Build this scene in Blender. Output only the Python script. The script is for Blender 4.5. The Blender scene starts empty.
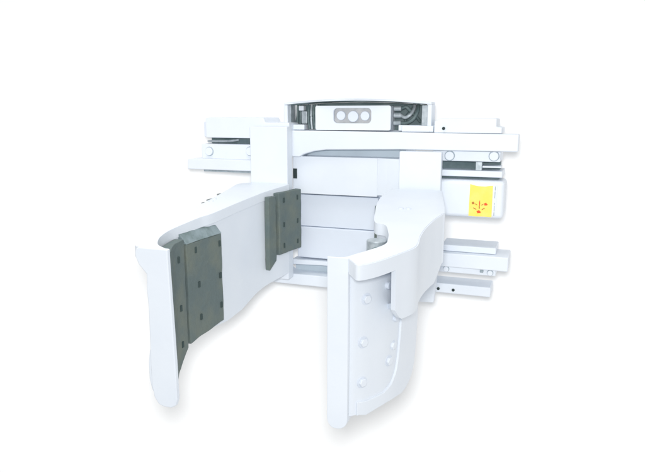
import bpy, bmesh, math
from mathutils import Vector, Matrix, noise

# ------------------------------------------------------------ camera, light, exposure
sc = bpy.context.scene
COL = sc.collection
PITCH, YAW = math.radians(11.585), math.radians(20.2125)
cam_d = bpy.data.cameras.new('camera')
cam = bpy.data.objects.new('camera', cam_d)
COL.objects.link(cam)
cam.location = (0.653, -2.0, 1.2)
cam.rotation_euler = (math.pi/2 - PITCH, 0, YAW)
cam_d.sensor_fit = 'HORIZONTAL'
cam_d.sensor_width = 36.0
cam_d.lens = 600.0/645.0*36.0
cam_d.clip_start = 0.05
cam_d.clip_end = 60
sc.camera = cam

world = bpy.data.worlds.new('World')
sc.world = world
world.use_nodes = True
bg = world.node_tree.nodes['Background']
bg.inputs[0].default_value = (0.97, 0.985, 1.0, 1)
bg.inputs[1].default_value = 0.70

def area(name, loc, target, size, energy, falloff=None, color=(1, 1, 1), shape='DISK'):
    l = bpy.data.lights.new(name, 'AREA')
    l.shape = shape; l.size = size; l.energy = energy; l.color = color
    o = bpy.data.objects.new(name, l); COL.objects.link(o)
    o.location = loc
    o.rotation_euler = (Vector(target)-Vector(loc)).to_track_quat('-Z', 'Y').to_euler()
    if falloff:
        l.use_nodes = True
        nt = l.node_tree
        em = nt.nodes['Emission']
        f = nt.nodes.new('ShaderNodeLightFalloff')
        f.inputs['Strength'].default_value = 1.0
        nt.links.new(f.outputs[falloff], em.inputs['Strength'])
    return o
# added point lamp at the camera, casts the soft halo onto the backdrop
kl = bpy.data.lights.new('key_halo_lamp', 'POINT'); kl.shadow_soft_size = 0.085; kl.energy = 21
ko = bpy.data.objects.new('key_halo_lamp', kl); COL.objects.link(ko); ko.location = (0.65, -2.04, 1.295)
kl.use_nodes = True
_f = kl.node_tree.nodes.new('ShaderNodeLightFalloff')
_f.inputs['Strength'].default_value = 1.0
kl.node_tree.links.new(_f.outputs['Constant'], kl.node_tree.nodes['Emission'].inputs['Strength'])
# added overhead fill that brightens the top faces
tl = area('top_fill', (-0.3, -1.25, 3.7), (-0.3, -1.35, 0.0), 1.4, 12, None)
tl.data.spread = math.radians(90)

sc.view_settings.view_transform = 'Standard'
sc.view_settings.look = 'None'
sc.view_settings.exposure = 0.0
sc.view_settings.gamma = 1.0
sc.cycles.max_bounces = 10
sc.cycles.diffuse_bounces = 8
sc.cycles.use_denoising = True

# ------------------------------------------------------------ materials
def mat(name, col, rough=0.5, metal=0.0, spec=0.5, col2=None, nscale=12, bump=0.0, bscale=60, thresh=(0.4, 0.7)):
    m = bpy.data.materials.new(name); m.use_nodes = True
    nt = m.node_tree; p = nt.nodes['Principled BSDF']
    p.inputs['Base Color'].default_value = (*col, 1)
    p.inputs['Roughness'].default_value = rough
    p.inputs['Metallic'].default_value = metal
    p.inputs['Specular IOR Level'].default_value = spec
    tc = nt.nodes.new('ShaderNodeTexCoord')
    geo = nt.nodes.new('ShaderNodeNewGeometry')
    if col2:
        n = nt.nodes.new('ShaderNodeTexNoise'); n.inputs['Scale'].default_value = nscale
        n.inputs['Detail'].default_value = 6
        nt.links.new(geo.outputs['Position'], n.inputs['Vector'])
        r = nt.nodes.new('ShaderNodeMapRange')
        r.inputs['From Min'].default_value = thresh[0]; r.inputs['From Max'].default_value = thresh[1]
        nt.links.new(n.outputs['Fac'], r.inputs['Value'])
        mx = nt.nodes.new('ShaderNodeMix'); mx.data_type = 'RGBA'
        mx.inputs['A'].default_value = (*col, 1); mx.inputs['B'].default_value = (*col2, 1)
        nt.links.new(r.outputs['Result'], mx.inputs['Factor'])
        nt.links.new(mx.outputs['Result'], p.inputs['Base Color'])
    if bump:
        n2 = nt.nodes.new('ShaderNodeTexNoise'); n2.inputs['Scale'].default_value = bscale
        n2.inputs['Detail'].default_value = 4
        nt.links.new(geo.outputs['Position'], n2.inputs['Vector'])
        b = nt.nodes.new('ShaderNodeBump'); b.inputs['Strength'].default_value = bump
        b.inputs['Distance'].default_value = 0.004
        nt.links.new(n2.outputs['Fac'], b.inputs['Height'])
        nt.links.new(b.outputs['Normal'], p.inputs['Normal'])
    return m

PAINT = mat('white_paint', (0.755, 0.798, 0.850), 0.42, spec=0.35, col2=(0.718, 0.765, 0.828), nscale=7, bump=0.10, bscale=45, thresh=(0.35, 0.75))
PADHOLE = mat('pad_hole', (0.055, 0.08, 0.078), 0.8, spec=0.2)
RECESS = mat('recess_shade', (0.52, 0.59, 0.64), 0.7, spec=0.2, col2=(0.46, 0.53, 0.58), nscale=9)  # shade inside the rail recesses, put into the colour
PANEL = mat('panel_paint', (0.70, 0.75, 0.825), 0.45, spec=0.35, col2=(0.67, 0.72, 0.80), nscale=6, bump=0.10, bscale=40, thresh=(0.35, 0.75))
WALL = mat('backdrop_white', (0.905, 0.905, 0.90), 0.9, spec=0.1)
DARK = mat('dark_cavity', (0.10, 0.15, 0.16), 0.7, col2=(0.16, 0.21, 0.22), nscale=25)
SLOTM = mat('slot_grey', (0.42, 0.43, 0.44), 0.6, col2=(0.52, 0.52, 0.52), nscale=50)
STEEL = mat('worn_steel', (0.50, 0.55, 0.58), 0.42, metal=0.3, col2=(0.35, 0.40, 0.43), nscale=70)
HOSE = mat('hydraulic_hose', (0.10, 0.145, 0.15), 0.45, col2=(0.15, 0.20, 0.20), nscale=60, bump=0.3, bscale=300)
RUBBER = mat('grey_green_rubber', (0.128, 0.165, 0.163), 0.75, spec=0.3, col2=(0.170, 0.195, 0.165), nscale=11, bump=0.6, bscale=55, thresh=(0.42, 0.68))
RUBTOP = mat('rubber_pad_top_edge', (0.24, 0.30, 0.32), 0.7, spec=0.3, col2=(0.15, 0.20, 0.20), nscale=30, bump=0.5, bscale=70, thresh=(0.4, 0.65))
HOLE = mat('dark_hole', (0.035, 0.05, 0.05), 0.8, spec=0.2)
YEL = mat('yellow_sticker', (0.95, 0.74, 0.13), 0.5, spec=0.3, col2=(0.93, 0.77, 0.20), nscale=30)
RED = mat('red_print', (0.80, 0.09, 0.02), 0.5, spec=0.3)
BROWN = mat('brown_print', (0.50, 0.17, 0.03), 0.5, spec=0.3)
RUST = mat('chipped_edge', (0.22, 0.24, 0.24), 0.8, spec=0.2)
OUTLINE = mat('joint_shade_grey', (0.40, 0.46, 0.50), 0.7, spec=0.2, col2=(0.28, 0.34, 0.37), nscale=60)  # grey for joints, and for shade painted round bolts and under the bar

# ------------------------------------------------------------ helpers
root = bpy.data.objects.new('roll_clamp', None)
COL.objects.link(root)
root.location = (0, 0, 0.5)
root['label'] = 'white forklift roll clamp attachment with two curved arms and grey rubber pads'
root['category'] = 'forklift attachment'
bpy.context.view_layer.update()
RINV = Matrix.Translation((0, 0, -0.5))

def link(name, bm, m, parent=root, bevel=0.0, label=None, smooth=False, seg=2, ang=35):
    bmesh.ops.remove_doubles(bm, verts=bm.verts, dist=1e-6)
    bmesh.ops.recalc_face_normals(bm, faces=bm.faces)
    me = bpy.data.meshes.new(name)
    if parent is not None:
        bmesh.ops.transform(bm, matrix=RINV, verts=bm.verts)
    bm.to_mesh(me); bm.free()
    me.materials.append(m)
    o = bpy.data.objects.new(name, me)
    COL.objects.link(o)
    if parent is not None:
        o.parent = parent
    if smooth:
        for p in me.polygons: p.use_smooth = True
        md = None
    if bevel:
        b = o.modifiers.new('bevel', 'BEVEL'); b.width = bevel; b.segments = seg
        b.limit_method = 'ANGLE'; b.angle_limit = math.radians(ang)
        b.harden_normals = True
        for p in me.polygons: p.use_smooth = True
    if label: o['label'] = label
    return o

def box(bm, x0, x1, y0, y1, z0, z1):
    vs = [bm.verts.new((x, y, z)) for x in (x0, x1) for y in (y0, y1) for z in (z0, z1)]
    for f in ((0,1,3,2),(4,6,7,5),(0,4,5,1),(2,3,7,6),(0,2,6,4),(1,5,7,3)):
        bm.faces.new([vs[i] for i in f])

def B(name, x0, x1, y0, y1, z0, z1, m=PAINT, parent=root, bevel=0.004, label=None):
    bm = bmesh.new(); box(bm, x0, x1, y0, y1, z0, z1)
    return link(name, bm, m, parent, bevel, label)

def prism(bm, pts, fn0, fn1):
    """closed polygon pts -> two caps fn0(p), fn1(p)"""
    a = [bm.verts.new(fn0(p)) for p in pts]; b = [bm.verts.new(fn1(p)) for p in pts]
    n = len(pts)
    bm.faces.new(a); bm.faces.new(b[::-1])
    for i in range(n):
        bm.faces.new((a[i], b[i], b[(i+1) % n], a[(i+1) % n]))

def XZ(name, pts, y0, y1, m=PAINT, parent=root, bevel=0.004, label=None):
    bm = bmesh.new(); prism(bm, pts, lambda p: (p[0], y0, p[1]), lambda p: (p[0], y1, p[1]))
    return link(name, bm, m, parent, bevel, label)

def cyl(bm, c, axis, r, h, n=24, r2=None):
    """cylinder from c along axis (unit) by h"""
    ax = Vector(axis).normalized(); q = ax.to_track_quat('Z', 'Y')
    r2 = r if r2 is None else r2
    a = [bm.verts.new(Vector(c)+q @ Vector((r*math.cos(t), r*math.sin(t), 0))) for t in [2*math.pi*i/n for i in range(n)]]
    b = [bm.verts.new(Vector(c)+q @ Vector((r2*math.cos(t), r2*math.sin(t), h))) for t in [2*math.pi*i/n for i in range(n)]]
    bm.faces.new(a[::-1]); bm.faces.new(b)
    for i in range(n):
        bm.faces.new((a[i], a[(i+1) % n], b[(i+1) % n], b[i]))

def catmull(pts, k=6, closed=False):
    P = [Vector(p) for p in pts]; out = []; n = len(P)
    rng = range(n if closed else n-1)
    for i in rng:
        p0 = P[(i-1) % n] if closed or i > 0 else P[0]
        p1 = P[i]; p2 = P[(i+1) % n]
        p3 = P[(i+2) % n] if closed or i < n-2 else P[-1]
        for s in range(k):
            t = s/k
            out.append(0.5*((2*p1)+(p2-p0)*t+(2*p0-5*p1+4*p2-p3)*t*t+(3*p1-p0-3*p2+p3)*t**3))
    if not closed: out.append(P[-1])
    return out

def tube(bm, path, r, n=10):
    pts = catmull([Vector(p) for p in path], 8)
    rings = []
    for i, p in enumerate(pts):
        d = (pts[min(i+1, len(pts)-1)]-pts[max(i-1, 0)]).normalized()
        q = d.to_track_quat('Z', 'Y')
        rings.append([bm.verts.new(p+q @ Vector((r*math.cos(2*math.pi*j/n), r*math.sin(2*math.pi*j/n), 0))) for j in range(n)])
    for a, b in zip(rings, rings[1:]):
        for j in range(n):
            bm.faces.new((a[j], a[(j+1) % n], b[(j+1) % n], b[j]))
    bm.faces.new(rings[0][::-1]); bm.faces.new(rings[-1])

def lerp(tab, x):
    """piecewise linear through sorted (x, v) pairs"""
    if x <= tab[0][0]: return tab[0][1]
    for (a, va), (b, vb) in zip(tab, tab[1:]):
        if x <= b: return va+(vb-va)*(x-a)/(b-a)
    return tab[-1][1]

def wall_strip(bm, path, th, ztop, zbot):
    """vertical curved plate along plan path; th = offset vector side thickness (to the left of travel if > 0)"""
    n = len(path); A = []; 
    for i, p in enumerate(path):
        d = (path[min(i+1, n-1)]-path[max(i-1, 0)]).normalized()
        nrm = Vector((-d.y, d.x))
        q = p+nrm*th
        zt, zb = ztop(p.y), zbot(p.y)
        A.append([bm.verts.new((p.x, p.y, zb)), bm.verts.new((p.x, p.y, zt)), bm.verts.new((q.x, q.y, zt)), bm.verts.new((q.x, q.y, zb))])
    for a, b in zip(A, A[1:]):
        for j in range(4):
            bm.faces.new((a[j], a[(j+1) % 4], b[(j+1) % 4], b[j]))
    bm.faces.new(A[0][::-1]); bm.faces.new(A[-1])

def ztop(y): return 0.953+0.075*(y+0.05)        # arm tops fall gently towards the tips

def bolt(x, y, z, r, parent, axis=(0, -1, 0), name='bolt', washer=True):
    """socket bolt: dark joint ring under a proud head with a recess"""
    ax = Vector(axis)
    bm = bmesh.new(); cyl(bm, Vector((x, y, z))-ax*0.004, axis, r*1.18, 0.0055, 28)
    w = link(name+'_gap_shade', bm, OUTLINE, parent, 0.0007)  # dark disc paints the shade of the gap round the head
    bm = bmesh.new(); cyl(bm, Vector((x, y, z))-ax*0.004, axis, r, 0.012, 28)
    return link(name+'_head', bm, PAINT, parent, 0.002)

# ------------------------------------------------------------ setting: white backdrop, added to catch the halo shadow
bm = bmesh.new(); box(bm, -7, 7, 0.36, 0.46, -3.2, 5.5)
bmesh.ops.rotate(bm, cent=(0, 0.36, 1.0), matrix=Matrix.Rotation(math.radians(9), 3, 'Z') @ Matrix.Rotation(math.radians(-8), 3, 'X'), verts=bm.verts)
wl = link('backdrop_wall', bm, WALL, None)
wl['kind'] = 'structure'

# ------------------------------------------------------------ frame
core = B('frame', -0.20, 0.20, 0.075, 0.24, 0.575, 1.14, PANEL, label='white welded centre frame')
for x in (-0.14, 0.14):
    for z in (0.70, 1.02):
        B('mounting_hook', x-0.04, x+0.04, 0.241, 0.354+(x-0.04)*0.158+(z-1.03)*0.14, z-0.03, z+0.03, PAINT, core)
# centre panels, seams left between them
XZ('front_panel', [(-0.205, 0.912), (0.112, 0.912), (0.112, 1.047), (-0.205, 1.047)], 0.020, 0.074, PAINT, core, 0.0015)
XZ('front_panel', [(-0.197, 0.787), (0.110, 0.787), (0.110, 0.905), (-0.197, 0.905)], 0.045, 0.074, PANEL, core, 0.003)
XZ('front_panel', [(-0.197, 0.668), (0.110, 0.668), (0.110, 0.7855), (-0.197, 0.7855)], 0.036, 0.074, PANEL, core, 0.0045)
# sloping cheek right of the upper panel
bm = bmesh.new()
prism(bm, [(0.1122, 0.0205), (0.150, 0.012), (0.197, -0.002), (0.197, 0.074), (0.1122, 0.074)], lambda p: (p[0], p[1], 0.918), lambda p: (p[0], p[1], 1.047))
link('cheek_plate', bm, PAINT, core, 0)
# slot on the left cheek
B('slot', -0.2045, -0.1895, 0.0175, 0.03, 0.966, 1.002, HOLE, core, 0)
# lower flange and scalloped lower rail
XZ('lower_chamfer', [(-0.215, 0.641), (-0.10, 0.646), (0.0, 0.646), (0.19, 0.641), (0.19, 0.662), (-0.215, 0.662)], 0.022, 0.074, PAINT, core, 0.003)
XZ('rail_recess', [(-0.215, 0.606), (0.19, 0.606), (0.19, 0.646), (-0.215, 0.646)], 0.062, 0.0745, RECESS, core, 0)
pts = [(-0.30, 0.570), (0.30, 0.570), (0.30, 0.612), (-0.205, 0.612), (-0.235, 0.632), (-0.30, 0.640)]
XZ('lower_rail', pts, -0.002, 0.060, PAINT, root, 0.004)

# upper cross rail with scalloped underside
pts = [(-0.225, 1.046), (-0.172, 1.046), (-0.155, 1.056), (-0.115, 1.067), (-0.07, 1.073), (0.19, 1.079), (0.573, 1.079), (0.573, 1.134), (0.19, 1.137), (-0.225, 1.139)]
tr = XZ('upper_rail', pts, 0.000, 0.070, PAINT, root, 0.004)
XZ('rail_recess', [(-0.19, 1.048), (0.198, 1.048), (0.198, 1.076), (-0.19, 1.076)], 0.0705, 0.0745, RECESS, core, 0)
bm = bmesh.new(); cyl(bm, (0.337, 0.003, 1.151-0.0005), (0, -1, 0), 0.005, 0.0045, 12)

# right slab above the rail
rs = XZ('rail_housing', [(0.305, 1.136), (0.520, 1.136), (0.520, 1.155), (0.503, 1.157), (0.503, 1.181), (0.497, 1.184), (0.325, 1.184), (0.305, 1.172)], 0.006, 0.14, PAINT, root, 0.003)
link('drain_hole', bm, HOLE, rs)
XZ('rail_cover', [(0.195, 1.138), (0.302, 1.138), (0.302, 1.158), (0.195, 1.160)], 0.012, 0.10, PAINT, root, 0.003)
B('cover_lip', 0.215, 0.290, 0.008, 0.02, 1.1385, 1.142, PANEL, root, 0.001)

# right: bolted plate, middle rail, guard slits
bp = B('bolt_plate', 0.30, 0.519, 0.025, 0.16, 1.044, 1.0775, PAINT, root, 0.003)
for x, z in ((0.357, 1.061), (0.499, 1.063)): bolt(x, 0.025, z, 0.0145, bp)
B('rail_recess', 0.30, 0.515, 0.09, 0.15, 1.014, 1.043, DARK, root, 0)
B('slide_block', 0.441, 0.462, 0.034, 0.089, 1.014, 1.043, STEEL, root, 0.002)
B('guard_strip', 0.463, 0.522, 0.034, 0.088, 1.024, 1.030, PAINT, root, 0.001)
B('middle_rail', 0.30, 0.528, 0.025, 0.16, 0.9935, 1.0145, PAINT, root, 0.003)
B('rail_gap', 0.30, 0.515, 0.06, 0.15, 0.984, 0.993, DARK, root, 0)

# right: cylinder housing with rounded end cap
bm = bmesh.new(); box(bm, 0.30, 0.539, 0.0, 0.13, 0.862, 0.984)
ch = link('cylinder_housing', bm, PAINT, root, 0.013, seg=5)
for z0, z1 in ((0.872, 0.884), (0.887, 0.905), (0.909, 0.914), (0.930, 0.951), (0.955, 0.968)):
    B('cap_seam', 0.5095, 0.5112, -0.0006, 0.004, z0, z1, OUTLINE, ch, 0)
B('cap_strap', 0.5114, 0.5170, -0.0012, 0.05, 0.874, 0.974, PAINT, ch, 0.001)
# yellow warning sticker, slightly torn along its top edge
bm = bmesh.new()
top = [(0.431, 0.973), (0.440, 0.970), (0.452, 0.9675), (0.466, 0.9665), (0.480, 0.9665), (0.492, 0.969), (0.503, 0.970)]
pts = [(0.430, 0.868), (0.450, 0.867), (0.480, 0.868), (0.5035, 0.867)] + top[::-1]
prism(bm, pts, lambda p: (p[0], -0.0016, p[1]), lambda p: (p[0], 0.0, p[1]))
stk = link('sticker', bm, YEL, root, label='yellow warning sticker with a red pictogram')
def blot(cx, cz, rx, rz, m=RED, a=0.0, n=9):
    bm = bmesh.new(); q = []
    for i in range(n):
        t = 2*math.pi*i/n; k = 1+0.25*math.sin(3.1*i+cx*900)
        u, v = rx*k*math.cos(t), rz*k*math.sin(t)
        q.append((cx+u*math.cos(a)-v*math.sin(a), cz+u*math.sin(a)+v*math.cos(a)))
    prism(bm, q, lambda p: (p[0], -0.0021, p[1]), lambda p: (p[0], -0.0014, p[1]))
    link('pictogram', bm, m, stk)
SX, SZ = 0.463, 0.905
blot(SX-0.020, SZ+0.006, 0.0042, 0.0045, BROWN)
blot(SX+0.020, SZ+0.004, 0.0052, 0.0048, RED)
blot(SX+0.001, SZ+0.006, 0.0016, 0.0100, RED)
blot(SX+0.0005, SZ-0.007, 0.0018, 0.0060, BROWN)
blot(SX-0.014, SZ-0.012, 0.0058, 0.0016, BROWN, -0.5)
blot(SX+0.013, SZ-0.012, 0.0058, 0.0016, BROWN, 0.6)
blot(SX+0.010, SZ+0.002, 0.0050, 0.0012, BROWN, 0.5)
blot(SX-0.010, SZ+0.002, 0.0050, 0.0012, BROWN, -0.5)
blot(SX-0.001, SZ-0.022, 0.0062, 0.0052, RED)

# left: slab, bolted plate, long bar
XZ('rail_housing', [(-0.552, 1.109), (-0.21, 1.109), (-0.21, 1.166), (-0.305, 1.166), (-0.312, 1.184), (-0.540, 1.184), (-0.552, 1.181)], 0.0, 0.14, PAINT, root, 0.003)
B('end_stop', -0.566, -0.554, 0.012, 0.10, 1.112, 1.168, PANEL, root, 0.002)
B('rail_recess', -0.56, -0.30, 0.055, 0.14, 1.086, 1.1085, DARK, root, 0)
bm = bmesh.new(); tube(bm, [(-0.565, 0.035, 1.094), (-0.52, 0.04, 1.0945), (-0.47, 0.042, 1.096), (-0.44, 0.05, 1.100)], 0.0045)
link('grease_line', bm, STEEL, root, smooth=True)
bp = B('bolt_plate', -0.579, -0.30, 0.010, 0.15, 1.029, 1.0855, PAINT, root, 0.003)
for x, z in ((-0.545, 1.057), (-0.372, 1.061)): bolt(x, 0.010, z, 0.0150, bp)
XZ('side_bar', [(-0.626, 0.990), (-0.30, 0.990), (-0.30, 1.030), (-0.60, 1.032), (-0.622, 1.029)], -0.022, 0.13, PAINT, root, 0.004)
B('bar_shade', -0.585, -0.30, 0.03, 0.12, 0.978, 0.9895, OUTLINE, root, 0)  # dark strip painting the shade beneath the bar

# arm carrier posts
lp = XZ('carrier_post', [(-0.343, 0.600), (-0.197, 0.600), (-0.197, 1.153), (-0.343, 1.153)], -0.050, -0.003, PAINT, root, 0.004)
rp = XZ('carrier_post', [(0.199, 0.560), (0.331, 0.565), (0.341, 0.70), (0.339, 1.0755), (0.199, 1.0755)], -0.030, -0.003, PAINT, root, 0.004)

# right lower rails
B('rail_housing', 0.34, 0.522, 0.030, 0.15, 0.7365, 0.758, PAINT, root, 0.003)
lr = B('lower_side_bar', 0.335, 0.565, 0.002, 0.13, 0.687, 0.7355, PAINT, root, 0.004)
bp = B('bolt_plate', 0.335, 0.526, 0.020, 0.13, 0.664, 0.6865, PAINT, root, 0.003)
for x, z in ((0.362, 0.676), (0.508, 0.675)): bolt(x, 0.020, z, 0.009, bp)
B('stop_block', 0.475, 0.486, 0.012, 0.03, 0.675, 0.684, OUTLINE, root, 0.001)
lb = B('lower_bar', 0.30, 0.511, 0.050, 0.15, 0.580, 0.615, PAINT, root, 0.004)
for x in (0.333, 0.385):
    bm = bmesh.new(); cyl(bm, (x, 0.052, 0.594), (0, -1, 0), 0.0052, 0.004, 14)
    link('grease_nipple', bm, HOLE, lb)
# left lower rails (behind the arm)
B('lower_side_bar', -0.55, -0.30, 0.002, 0.13, 0.687, 0.7355, PAINT, root, 0.004)
B('lower_bar', -0.50, -0.30, 0.050, 0.15, 0.580, 0.615, PAINT, root, 0.004)

# ------------------------------------------------------------ rotator housing on top
hz = lambda x: 1.228+0.013*(1-((x-0.023)/0.265)**2)
bm = bmesh.new()
N = 20; xs = [-0.243+0.533*i/N for i in range(N+1)]
pts = [(x, hz(x)) for x in xs]+[(x, hz(x)+0.0085) for x in xs[::-1]]
yf = lambda x: 0.03-0.03*(1-((x-0.023)/0.267)**2)
prism(bm, pts, lambda p: (p[0], yf(p[0]), p[1]), lambda p: (p[0], 0.10, p[1]))
rot = link('rotator_housing', bm, PAINT, root, 0.002, label='arched housing over the hydraulic hoses')
B('side_plate', -0.243, -0.229, 0.031, 0.099, 1.150, 1.228, PAINT, rot, 0.002)
B('side_plate', 0.277, 0.291, 0.031, 0.099, 1.150, 1.2275, PAINT, rot, 0.002)
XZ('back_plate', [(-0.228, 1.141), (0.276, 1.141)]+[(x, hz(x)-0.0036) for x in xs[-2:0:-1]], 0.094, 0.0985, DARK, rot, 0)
bm = bmesh.new()
pts = [(x, hz(x)-0.003) for x in xs[1:-1]]+[(x, hz(x)-0.0005) for x in xs[-2:0:-1]]
prism(bm, pts, lambda p: (p[0], yf(p[0])+0.004, p[1]), lambda p: (p[0], 0.0975, p[1]))
link('lid_shade', bm, DARK, rot)  # added dark sheet, paints the shade under the lid
B('inner_cheek', -0.2285, -0.2235, 0.05, 0.0935, 1.15, 1.228, STEEL, rot, 0)
B('inner_cheek', 0.252, 0.2765, 0.06, 0.0935, 1.158, 1.226, STEEL, rot, 0.002)
B('base_ledge', -0.226, -0.168, 0.04, 0.0935, 1.1405, 1.159, PAINT, rot, 0.002)
B('base_ledge', 0.180, 0.2515, 0.03, 0.0935, 1.1405, 1.160, PAINT, rot, 0.002)
B('valve_block', -0.192, -0.169, 0.070, 0.0935, 1.161, 1.207, STEEL, rot, 0.003)
B('valve_cap', -0.200, -0.180, 0.064, 0.09, 1.208, 1.226, PAINT, rot, 0.003)
for i in range(5):                                    # vertical bundle
    x = -0.1585+0.0098*i
    bm = bmesh.new(); tube(bm, [(x+0.003, 0.062, 1.142), (x+0.0005*i, 0.060, 1.17), (x, 0.060, 1.20), (x-0.001, 0.068, 1.2290)], 0.0046)
    link('hose', bm, STEEL if i in (1, 3) else HOSE, rot, smooth=True)
for i in range(2):
    x = -0.214+0.012*i
    bm = bmesh.new(); tube(bm, [(x, 0.085, 1.159), (x+0.002, 0.083, 1.19), (x+0.003, 0.085, 1.229)], 0.0045)
    link('hose', bm, HOSE, rot, smooth=True)
for i, z in enumerate((1.166, 1.192, 1.215)):         # fittings leaving the manifold
    bm = bmesh.new(); cyl(bm, (0.156, 0.06, z), (1, 0, 0), 0.0085, 0.026, 16)
    link('hose_fitting', bm, STEEL, rot, 0.0015)
for k, path in enumerate([
        [(0.182, 0.06, 1.166), (0.205, 0.055, 1.167), (0.228, 0.05, 1.182), (0.238, 0.06, 1.206), (0.236, 0.085, 1.228)],
        [(0.182, 0.06, 1.192), (0.198, 0.05, 1.185), (0.216, 0.05, 1.195), (0.224, 0.07, 1.215), (0.222, 0.086, 1.229)],
        [(0.182, 0.06, 1.215), (0.200, 0.055, 1.220), (0.214, 0.06, 1.206), (0.230, 0.07, 1.190), (0.243, 0.09, 1.170)],
        [(0.190, 0.09, 1.160), (0.195, 0.08, 1.185), (0.210, 0.08, 1.205), (0.225, 0.086, 1.226)]]):
    bm = bmesh.new(); tube(bm, path, 0.0058)
    link('hose', bm, STEEL if k == 1 else HOSE, rot, smooth=True)

# manifold box: front plate with a long slot through it, three port bolts inside
def holed_plate(name, outer, holes, y0, y1, m, parent, bevel=0.0):
    cu = bpy.data.curves.new(name, 'CURVE'); cu.dimensions = '2D'; cu.fill_mode = 'BOTH'
    cu.extrude = abs(y1-y0)/2
    for ring in [outer]+holes:
        s = cu.splines.new('POLY'); s.points.add(len(ring)-1); s.use_cyclic_u = True
        for i, p in enumerate(ring): s.points[i].co = (p[0], p[1], 0, 1)
    tmp = bpy.data.objects.new('tmp', cu); COL.objects.link(tmp)
    bpy.context.view_layer.update()
    me = bpy.data.meshes.new_from_object(tmp.evaluated_get(bpy.context.evaluated_depsgraph_get()))
    bpy.data.objects.remove(tmp); bpy.data.curves.remove(cu)
    bm = bmesh.new(); bm.from_mesh(me); bpy.data.meshes.remove(me)
    ym = (y0+y1)/2
    for v in bm.verts: v.co = Vector((v.co.x, ym-v.co.z, v.co.y))
    return link(name, bm, m, parent, bevel)
def stadium(x0, x1, z0, z1, r, n=8):
    out = []
    for cx, cz, a0 in ((x1-r, z1-r, 0), (x0+r, z1-r, 90), (x0+r, z0+r, 180), (x1-r, z0+r, 270)):
        for i in range(n+1):
            t = math.radians(a0+90*i/n); out.append((cx+r*math.cos(t), cz+r*math.sin(t)))
    return out
man = B('manifold_box', -0.114, 0.153, 0.036, 0.093, 1.141, 1.2245, PAINT, root, 0.003, label='white manifold box with a slot showing three ports')
holed_plate('slotted_plate', stadium(-0.116, 0.155, 1.1415, 1.2245, 0.006, 4), [stadium(-0.050, 0.088, 1.165, 1.2165, 0.014)], 0.016, 0.0355, PAINT, man)
B('slot_floor', -0.052, 0.09, 0.033, 0.0355, 1.162, 1.219, SLOTM, man, 0)
for x, z, r in ((-0.024, 1.191, 0.0160), (0.020, 1.188, 0.0190), (0.063, 1.190, 0.0160)):
    bm = bmesh.new(); cyl(bm, (x, 0.034, z), (0, -1, 0), r, 0.012, 28)
    p = link('port_plug', bm, PANEL, man, 0.003)
bm = bmesh.new()
prism(bm, [(0.0, 1.134), (0.016, 1.1405), (0.06, 1.1405), (0.06, 1.134)], lambda p: (-0.118, p[0]+0.001, p[1]+0.005), lambda p: (0.157, p[0]+0.001, p[1]+0.005))

bm.free()
# ------------------------------------------------------------ arms
def smooth_poly(groups, k=5):
    """list of point lists, each smoothed on its own, then joined"""
    out = []
    for g in groups:
        for p in catmull([Vector((*q, 0)) for q in g], k):
            if not out or (Vector((p.x, p.y))-out[-1]).length > 2e-3: out.append(Vector((p.x, p.y)))
    return out

def top_plate(groups, parent, th=0.030):
    pts = smooth_poly(groups)
    bm = bmesh.new()
    prism(bm, pts, lambda p: (p[0], p[1], ztop(p[1])), lambda p: (p[0], p[1], ztop(p[1])-th))
    return link('top_plate', bm, PAINT, parent, 0.005, seg=3)

def strip_z(bm, rows):
    """rows of (outer xy, inner xy, z bottom, z top)"""
    prev = None
    for (a, b, z0, z1) in rows:
        q = [bm.verts.new((a[0], a[1], z0)), bm.verts.new((a[0], a[1], z1)), bm.verts.new((b[0], b[1], z1)), bm.verts.new((b[0], b[1], z0))]
        if prev:
            for j in range(4): bm.faces.new((prev[j], prev[(j+1) % 4], q[(j+1) % 4], q[j]))
        else: bm.faces.new(q[::-1])
        prev = q
    bm.faces.new(prev)

def arm(name, inner, outer, web, wall_back, zweb, label):
    """outer edge band that deepens into the web of the box section; sub-part: top plate"""
    rows = []
    P = [Vector((p.x, p.y)) for p in catmull([Vector((*q, 0)) for q in web], 8)]
    for i, p in enumerate(P):
        d = (P[min(i+1, len(P)-1)]-P[max(i-1, 0)]).normalized(); nn = Vector((-d.y, d.x))
        if i and P[i-1].x < 0.3655 <= p.x:
            rows.append((p, p+nn*0.012, ztop(p.y)-0.034, ztop(p.y)-0.0015))
            p = p+d*0.0012
        rows.append((p, p+nn*0.012, zweb(p), ztop(p.y)-0.0015))
    bm = bmesh.new(); strip_z(bm, rows)
    a = link(name, bm, PAINT, root, 0.003, label)
    top_plate([inner, outer], a)
    return a

# ---- right arm (seen from outside)
RI = [(0.227, -0.808), (0.262, -0.806), (0.283, -0.772), (0.300, -0.742), (0.323, -0.687), (0.316, -0.630), (0.304, -0.584), (0.280, -0.520), (0.246, -0.497), (0.215, -0.38), (0.192, -0.274), (0.180, -0.173), (0.182, -0.095), (0.186, -0.052)]
RO = [(0.347, -0.052), (0.372, -0.18), (0.4015, -0.337), (0.3995, -0.365), (0.3900, -0.43), (0.3835, -0.52), (0.3855, -0.60), (0.393, -0.684), (0.371, -0.745), (0.342, -0.805), (0.318, -0.838), (0.303, -0.845), (0.288, -0.828), (0.2755, -0.811)]
web_r = [(0.2755, -0.8125), (0.290, -0.831), (0.304, -0.8475), (0.3195, -0.840), (0.344, -0.8065), (0.3735, -0.745), (0.3955, -0.684), (0.3880, -0.60), (0.3860, -0.52), (0.3925, -0.43), (0.402, -0.365), (0.4035, -0.335), (0.374, -0.18), (0.349, -0.054)]
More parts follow.
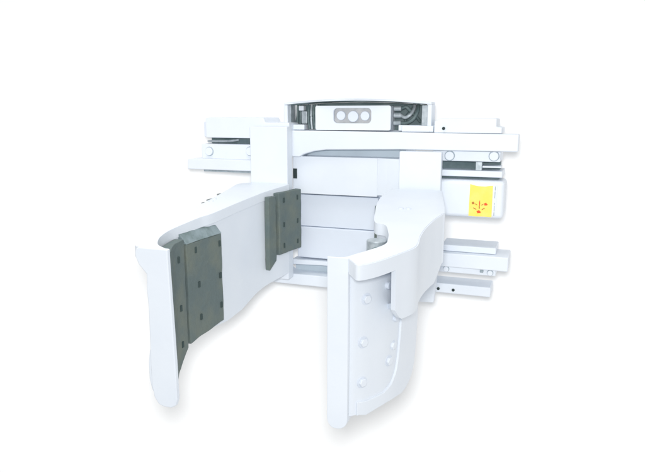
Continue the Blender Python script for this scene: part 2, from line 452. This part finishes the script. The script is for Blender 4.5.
zwy = lambda y: lerp([(-0.80, 0.790), (-0.757, 0.772), (-0.750, 0.757), (-0.738, 0.748), (-0.69, 0.749), (-0.417, 0.746), (-0.354, 0.791), (-0.322, 0.819), (-0.2, 0.80), (-0.05, 0.76)], y)
zw = lambda p: (ztop(p.y)-0.034 if p.x < 0.3655 and p.y < -0.7 else zwy(p.y))
ra = arm('clamp_arm', RI, RO, web_r, None, zw, 'right clamp arm with its outer web towards the camera')
for o in ra.children: pass
# web's closing face at the front (joins web to contact plate)
bm = bmesh.new()
prism(bm, [(0.347, -0.762), (0.360, -0.766), (0.344, -0.60), (0.330, -0.60)], lambda p: (p[0], p[1], 0.744), lambda p: (p[0], p[1], ztop(p[1])-0.033))
bm.free()
# underside closing plate of the box section
pl = [p for p in smooth_poly([web_r]) if p.y < -0.40 and p.x > 0.366]
und = [p+Vector((-0.004, 0)) for p in pl]+[Vector((0.25, -0.36)), Vector((0.30, -0.50)), Vector((0.335, -0.62)), Vector((0.335, -0.70))]
bm = bmesh.new(); prism(bm, und, lambda p: (p[0], p[1], zwy(p[1])+0.018), lambda p: (p[0], p[1], zwy(p[1])+0.006))
link('bottom_plate', bm, PAINT, ra, 0)
# inner wall behind (rear half)
bm = bmesh.new()
wall_strip(bm, smooth_poly([[(0.302, -0.515), (0.252, -0.480), (0.222, -0.38), (0.200, -0.274), (0.190, -0.173), (0.192, -0.052)]]), -0.02,
           lambda y: ztop(y)-0.0305, lambda y: lerp([(-0.5, 0.575), (-0.2, 0.605), (-0.05, 0.62)], y))
link('inner_wall', bm, PAINT, ra, 0.003)
# contact plate
CPR = [(0.245, -0.792), (0.275, -0.797), (0.294, -0.782), (0.315, -0.752), (0.338, -0.708), (0.353, -0.650), (0.362, -0.590), (0.367, -0.550), (0.368, -0.525)]
zb = lambda y: lerp([(-0.80, 0.522), (-0.784, 0.524), (-0.770, 0.519), (-0.740, 0.525), (-0.712, 0.528), (-0.673, 0.525), (-0.64, 0.521), (-0.61, 0.522), (-0.58, 0.533), (-0.563, 0.547), (-0.55, 0.566), (-0.54, 0.60), (-0.53, 0.66), (-0.52, 0.70)], y)
bm = bmesh.new()
pth = smooth_poly([CPR], 8)
pth = catmull([Vector((*p, 0)) for p in CPR], 10); pth = [Vector((p.x, p.y)) for p in pth]
wall_strip(bm, pth, 0.030, lambda y: ztop(y)-0.0305, zb)
cr = link('contact_plate', bm, PAINT, root, 0.006, 'tall curved contact plate of the right arm', seg=3)
# raised rim along the foot and the rear lobe
zr = lambda y: lerp([(-0.80, 0.558), (-0.77, 0.553), (-0.72, 0.556), (-0.69, 0.568), (-0.67, 0.59), (-0.66, 0.62), (-0.652, 0.67), (-0.645, 0.752), (-0.46, 0.76)], y)
rows = []
for i, p in enumerate(pth):
    if p.y < -0.79 or p.x < 0.28: continue
    d = (pth[min(i+1, len(pth)-1)]-pth[max(i-1, 0)]).normalized(); nn = Vector((d.y, -d.x))
    rows.append((p+nn*0.005, p-nn*0.002, zb(p.y)-0.0008, zr(p.y)))
bm = bmesh.new(); strip_z(bm, rows)
link('raised_rim', bm, PAINT, cr, 0.0055, seg=3)

# nose: thick vertical front edge with rounded foot
def nose(x0, x1, y0, y1, zt, zbm, parent, r=0.024, lean=0.0):
    pts = []
    n = 8
    for i in range(n+1):
        t = math.pi*1.0+math.pi*0.5*i/n
        pts.append((x0+r*0.75+r*0.75*math.cos(t), zbm+r+r*math.sin(t)))
    for i in range(n+1):
        t = math.pi*1.5+math.pi*0.5*i/n
        pts.append((x1-r+r*math.cos(t), zbm+r+r*math.sin(t)))
    pts += [(x1, zt), (x0, zt)]
    bm = bmesh.new()
    # subdivide top to keep it straight, bevelled by modifier
    prism(bm, pts, lambda p: (p[0]+lean*(zt-p[1]), y0, p[1]), lambda p: (p[0]+lean*(zt-p[1]), y1, p[1]))
    return link('nose_bar', bm, PAINT, parent, 0.006, seg=3)
nose(0.2265, 0.2745, -0.8065, -0.765, ztop(-0.80)-0.031, 0.494, cr)
nose(0.2262, 0.2748, -0.812, -0.809, ztop(-0.808), 0.494, cr)
# top cap joining the nose to the top plate
for (x, y, z, nx, ny) in ((0.303, -0.769, 0.796, 0.82, -0.57), (0.299, -0.775, 0.696, 0.82, -0.57), (0.298, -0.776, 0.600, 0.82, -0.57),
                          (0.345, -0.680, 0.769, 0.96, -0.26), (0.344, -0.682, 0.660, 0.96, -0.26), (0.340, -0.700, 0.628, 0.93, -0.36)):
    ax = Vector((nx, ny, 0)).normalized()
    bm = bmesh.new(); cyl(bm, Vector((x, y, z))-ax*0.004, ax, 0.0105, 0.012, 6)
    link('bolt_head', bm, PAINT, cr, 0.002)
    bm = bmesh.new(); cyl(bm, Vector((x, y, z))-ax*0.004, ax, 0.0140, 0.0058, 20)
    link('washer', bm, PANEL, cr, 0.001)
# small bolts beside the web seam
for (x, y, z) in ((0.336, -0.712, 0.815), (0.3465, -0.677, 0.727)):
    ax = Vector((0.98, -0.25, 0)).normalized()
    bm = bmesh.new(); cyl(bm, Vector((x, y, z))-ax*0.003, ax, 0.0085, 0.011, 12)
    link('bolt_head', bm, PANEL, cr, 0.0015)
# pads on the hidden inner side of the right arm
bm = bmesh.new()
wall_strip(bm, smooth_poly([[(0.183, -0.27), (0.174, -0.17), (0.176, -0.07)]]), -0.024, lambda y: 0.926, lambda y: 0.70)
link('rubber_pad', bm, RUBBER, root, 0.004, 'rear rubber pad of the right arm, seen edge on')
bm = bmesh.new()
wall_strip(bm, smooth_poly([[(0.262, -0.68), (0.266, -0.60), (0.270, -0.53)]]), -0.030, lambda y: 0.872, lambda y: 0.60)
rpad = link('rubber_pad', bm, RUBTOP, root, 0.004, 'front rubber pad of the right arm, only its top showing')
bm = bmesh.new(); cyl(bm, (0.268, -0.555, 0.80), (0, 0, 1), 0.026, 0.085, 24)
link('pad_hinge', bm, STEEL, rpad, 0.003)

# ---- left arm (seen from inside)
LI = [(-0.149, -0.858), (-0.162, -0.850), (-0.196, -0.827), (-0.226, -0.778), (-0.240, -0.730), (-0.244, -0.690), (-0.243, -0.620), (-0.240, -0.563), (-0.230, -0.509), (-0.226, -0.359), (-0.216, -0.199), (-0.198, -0.10), (-0.190, -0.052)]
LO = [(-0.343, -0.052), (-0.372, -0.08), (-0.374, -0.11), (-0.357, -0.214), (-0.341, -0.32), (-0.332, -0.414), (-0.326, -0.535), (-0.319, -0.618), (-0.314, -0.694), (-0.293, -0.761), (-0.262, -0.815), (-0.255, -0.836), (-0.245, -0.849), (-0.233, -0.857)]
web_l = [(-0.312, -0.69), (-0.313, -0.66), (-0.314, -0.60), (-0.318, -0.50), (-0.330, -0.38), (-0.350, -0.22), (-0.345, -0.055)]
zwl = lambda y: lerp([(-0.862, 0.835), (-0.83, 0.80), (-0.75, 0.76), (-0.417, 0.746), (-0.05, 0.76)], y)
path = smooth_poly([web_l])
bm = bmesh.new(); wall_strip(bm, path, -0.018, lambda y: ztop(y)-0.031, zwl)
la = link('clamp_arm', bm, PAINT, root, 0.003, 'left clamp arm with its padded inner face towards the camera')
top_plate([LI, LO], la)
# inner wall with the curved contact surface, one long plate
CPL = [(-0.158, -0.8375), (-0.176, -0.832), (-0.198, -0.815), (-0.228, -0.772), (-0.242, -0.730), (-0.246, -0.690), (-0.245, -0.620), (-0.242, -0.563), (-0.233, -0.509), (-0.229, -0.359), (-0.219, -0.199), (-0.201, -0.10), (-0.193, -0.052)]
zbl = lambda y: lerp([(-0.84, 0.51), (-0.795, 0.52), (-0.73, 0.548), (-0.69, 0.557), (-0.61, 0.577), (-0.53, 0.578), (-0.443, 0.571), (-0.355, 0.579), (-0.264, 0.606), (-0.209, 0.615), (-0.05, 0.63)], y)
pth = [Vector((p.x, p.y)) for p in catmull([Vector((*p, 0)) for p in CPL], 8)]
bm = bmesh.new(); wall_strip(bm, pth, 0.020, lambda y: ztop(y)-0.0305, zbl)
cl = link('contact_plate', bm, PAINT, root, 0.004, 'long inner plate of the left arm', seg=3)
npts = [(-0.226, 0.892), (-0.2335, 0.889), (-0.237, 0.882), (-0.237, 0.868), (-0.229, 0.850), (-0.2085, 0.828), (-0.2105, 0.79), (-0.2085, 0.74), (-0.2105, 0.66), (-0.2125, 0.60), (-0.2125, 0.545), (-0.207, 0.515), (-0.196, 0.499),
        (-0.180, 0.494), (-0.160, 0.495), (-0.147, 0.502), (-0.1415, 0.520), (-0.142, 0.60), (-0.144, 0.70), (-0.1475, 0.86), (-0.1475, 0.892)]
XZ('nose_bar', npts, -0.861, -0.848, PAINT, cl, 0.003)
# rounded heel whose edge shows left of the nose
bm = bmesh.new()
prism(bm, [(-0.209, 0.80), (-0.2115, 0.76), (-0.2105, 0.72), (-0.213, 0.68), (-0.212, 0.65), (-0.222, 0.63), (-0.227, 0.60), (-0.2275, 0.555), (-0.222, 0.530), (-0.210, 0.508), (-0.190, 0.505), (-0.180, 0.80)],
      lambda p: (p[0], -0.850, p[1]), lambda p: (p[0], -0.81, p[1]))
link('stiffener', bm, PAINT, cl, 0.004)

# pads: (plan path, z range) -- rubber blocks proud of the wall, lighter top edge
def pad(path, th, zt, zbf, label, holes):
    n = len(path)
    sm = [Vector((p.x, p.y)) for p in catmull([Vector((*p, 0)) for p in path], 6)]
    bm = bmesh.new(); wall_strip(bm, sm, th, zt, zbf)
    # uneven worn outline
    bmesh.ops.subdivide_edges(bm, edges=[e for e in bm.edges if abs(e.verts[0].co.z-e.verts[1].co.z) > 0.1], cuts=12)
    for v in bm.verts:
        d = noise.noise_vector(v.co*28)*0.0016
        v.co += d
    o = link('rubber_pad', bm, RUBBER, root, 0.003, label)
    for (x, y, z) in holes:
        bm = bmesh.new()
        box(bm, x, x+0.0042, y-0.0042, y+0.0042, z-0.0085, z+0.0085)
        link('pad_bolt_hole', bm, PADHOLE, o, 0.001)
    return o
T = -0.022
# path on the inner face, travelling from tip to root; thickness towards -x side means into the wall
pm = pad([(-0.222, -0.668), (-0.221, -0.60), (-0.218, -0.56), (-0.2135, -0.497)], 0.026, lambda y: 0.858-0.0*y, lambda y: lerp([(-0.668, 0.578), (-0.478, 0.594)], y),
         'front rubber pad of the left arm', [(-0.2235, -0.625, 0.835), (-0.2225, -0.615, 0.735), (-0.222, -0.612, 0.640), (-0.2155, -0.51, 0.83), (-0.2155, -0.51, 0.735), (-0.2155, -0.51, 0.645)])
bm = bmesh.new()
A = [Vector((-0.222, -0.668)), Vector((-0.221, -0.60)), Vector((-0.218, -0.56)), Vector((-0.2135, -0.497))]
prev = None
for p in [Vector((q.x, q.y)) for q in catmull([Vector((*a, 0)) for a in A], 8)]:
    j = 0.003*noise.noise(Vector((p.y*40, 1, 2)))
    ring = [bm.verts.new((p.x+0.000, p.y, 0.8585)), bm.verts.new((p.x-0.017, p.y, 0.880+j)), bm.verts.new((p.x-0.024, p.y, 0.886+j)), bm.verts.new((p.x-0.024, p.y, 0.8585))]
    if prev:
        for j2 in range(4): bm.faces.new((prev[j2], prev[(j2+1) % 4], ring[(j2+1) % 4], ring[j2]))
    else: bm.faces.new(ring[::-1])
    prev = ring
bm.faces.new(prev)
link('lighter_top_edge', bm, RUBTOP, pm)
ps = pad([(-0.166, -0.820), (-0.192, -0.775), (-0.208, -0.740), (-0.216, -0.700), (-0.220, -0.682)], 0.024, lambda y: 0.876, lambda y: lerp([(-0.806, 0.532), (-0.74, 0.540), (-0.682, 0.575)], y),
         'narrow front strip pad beside the tip of the left arm', [(-0.2135, -0.722, 0.83), (-0.2135, -0.722, 0.70), (-0.2135, -0.722, 0.60)])
pb = pad([(-0.186, -0.150), (-0.180, -0.10), (-0.170, -0.04), (-0.163, -0.006)], 0.024, lambda y: 0.932, lambda y: 0.716,
         'rear rubber pad of the left arm', [(-0.184, -0.118, 0.905), (-0.184, -0.118, 0.82), (-0.184, -0.118, 0.745), (-0.1705, -0.03, 0.905), (-0.1705, -0.03, 0.82), (-0.1705, -0.03, 0.745)])
pb2 = pad([(-0.200, -0.203), (-0.196, -0.180), (-0.193, -0.160)], 0.018, lambda y: 0.924, lambda y: lerp([(-0.203, 0.672), (-0.160, 0.70)], y),
          'narrow rear strip pad of the left arm', [])

# chips and bolts on the arm tops
for (x, y, l, a) in ((-0.352, -0.262, 0.022, 1.4), (-0.3395, -0.345, 0.030, 1.4), (-0.333, -0.395, 0.012, 1.4)):
    bm = bmesh.new(); box(bm, x-0.003, x+0.003, y-l/2, y+l/2, ztop(y)-0.004, ztop(y)+0.0008)
    link('paint_chip', bm, RUST, la)
for x, y, p in ((-0.327, -0.339, la), (-0.318, -0.372, la), (0.278, -0.333, ra), (0.299, -0.330, ra)):
    bm = bmesh.new(); cyl(bm, (x, y, ztop(y)-0.003), (0, 0, 1), 0.0075, 0.0065, 16)
    link('grease_cap', bm, PANEL, p, 0.001)
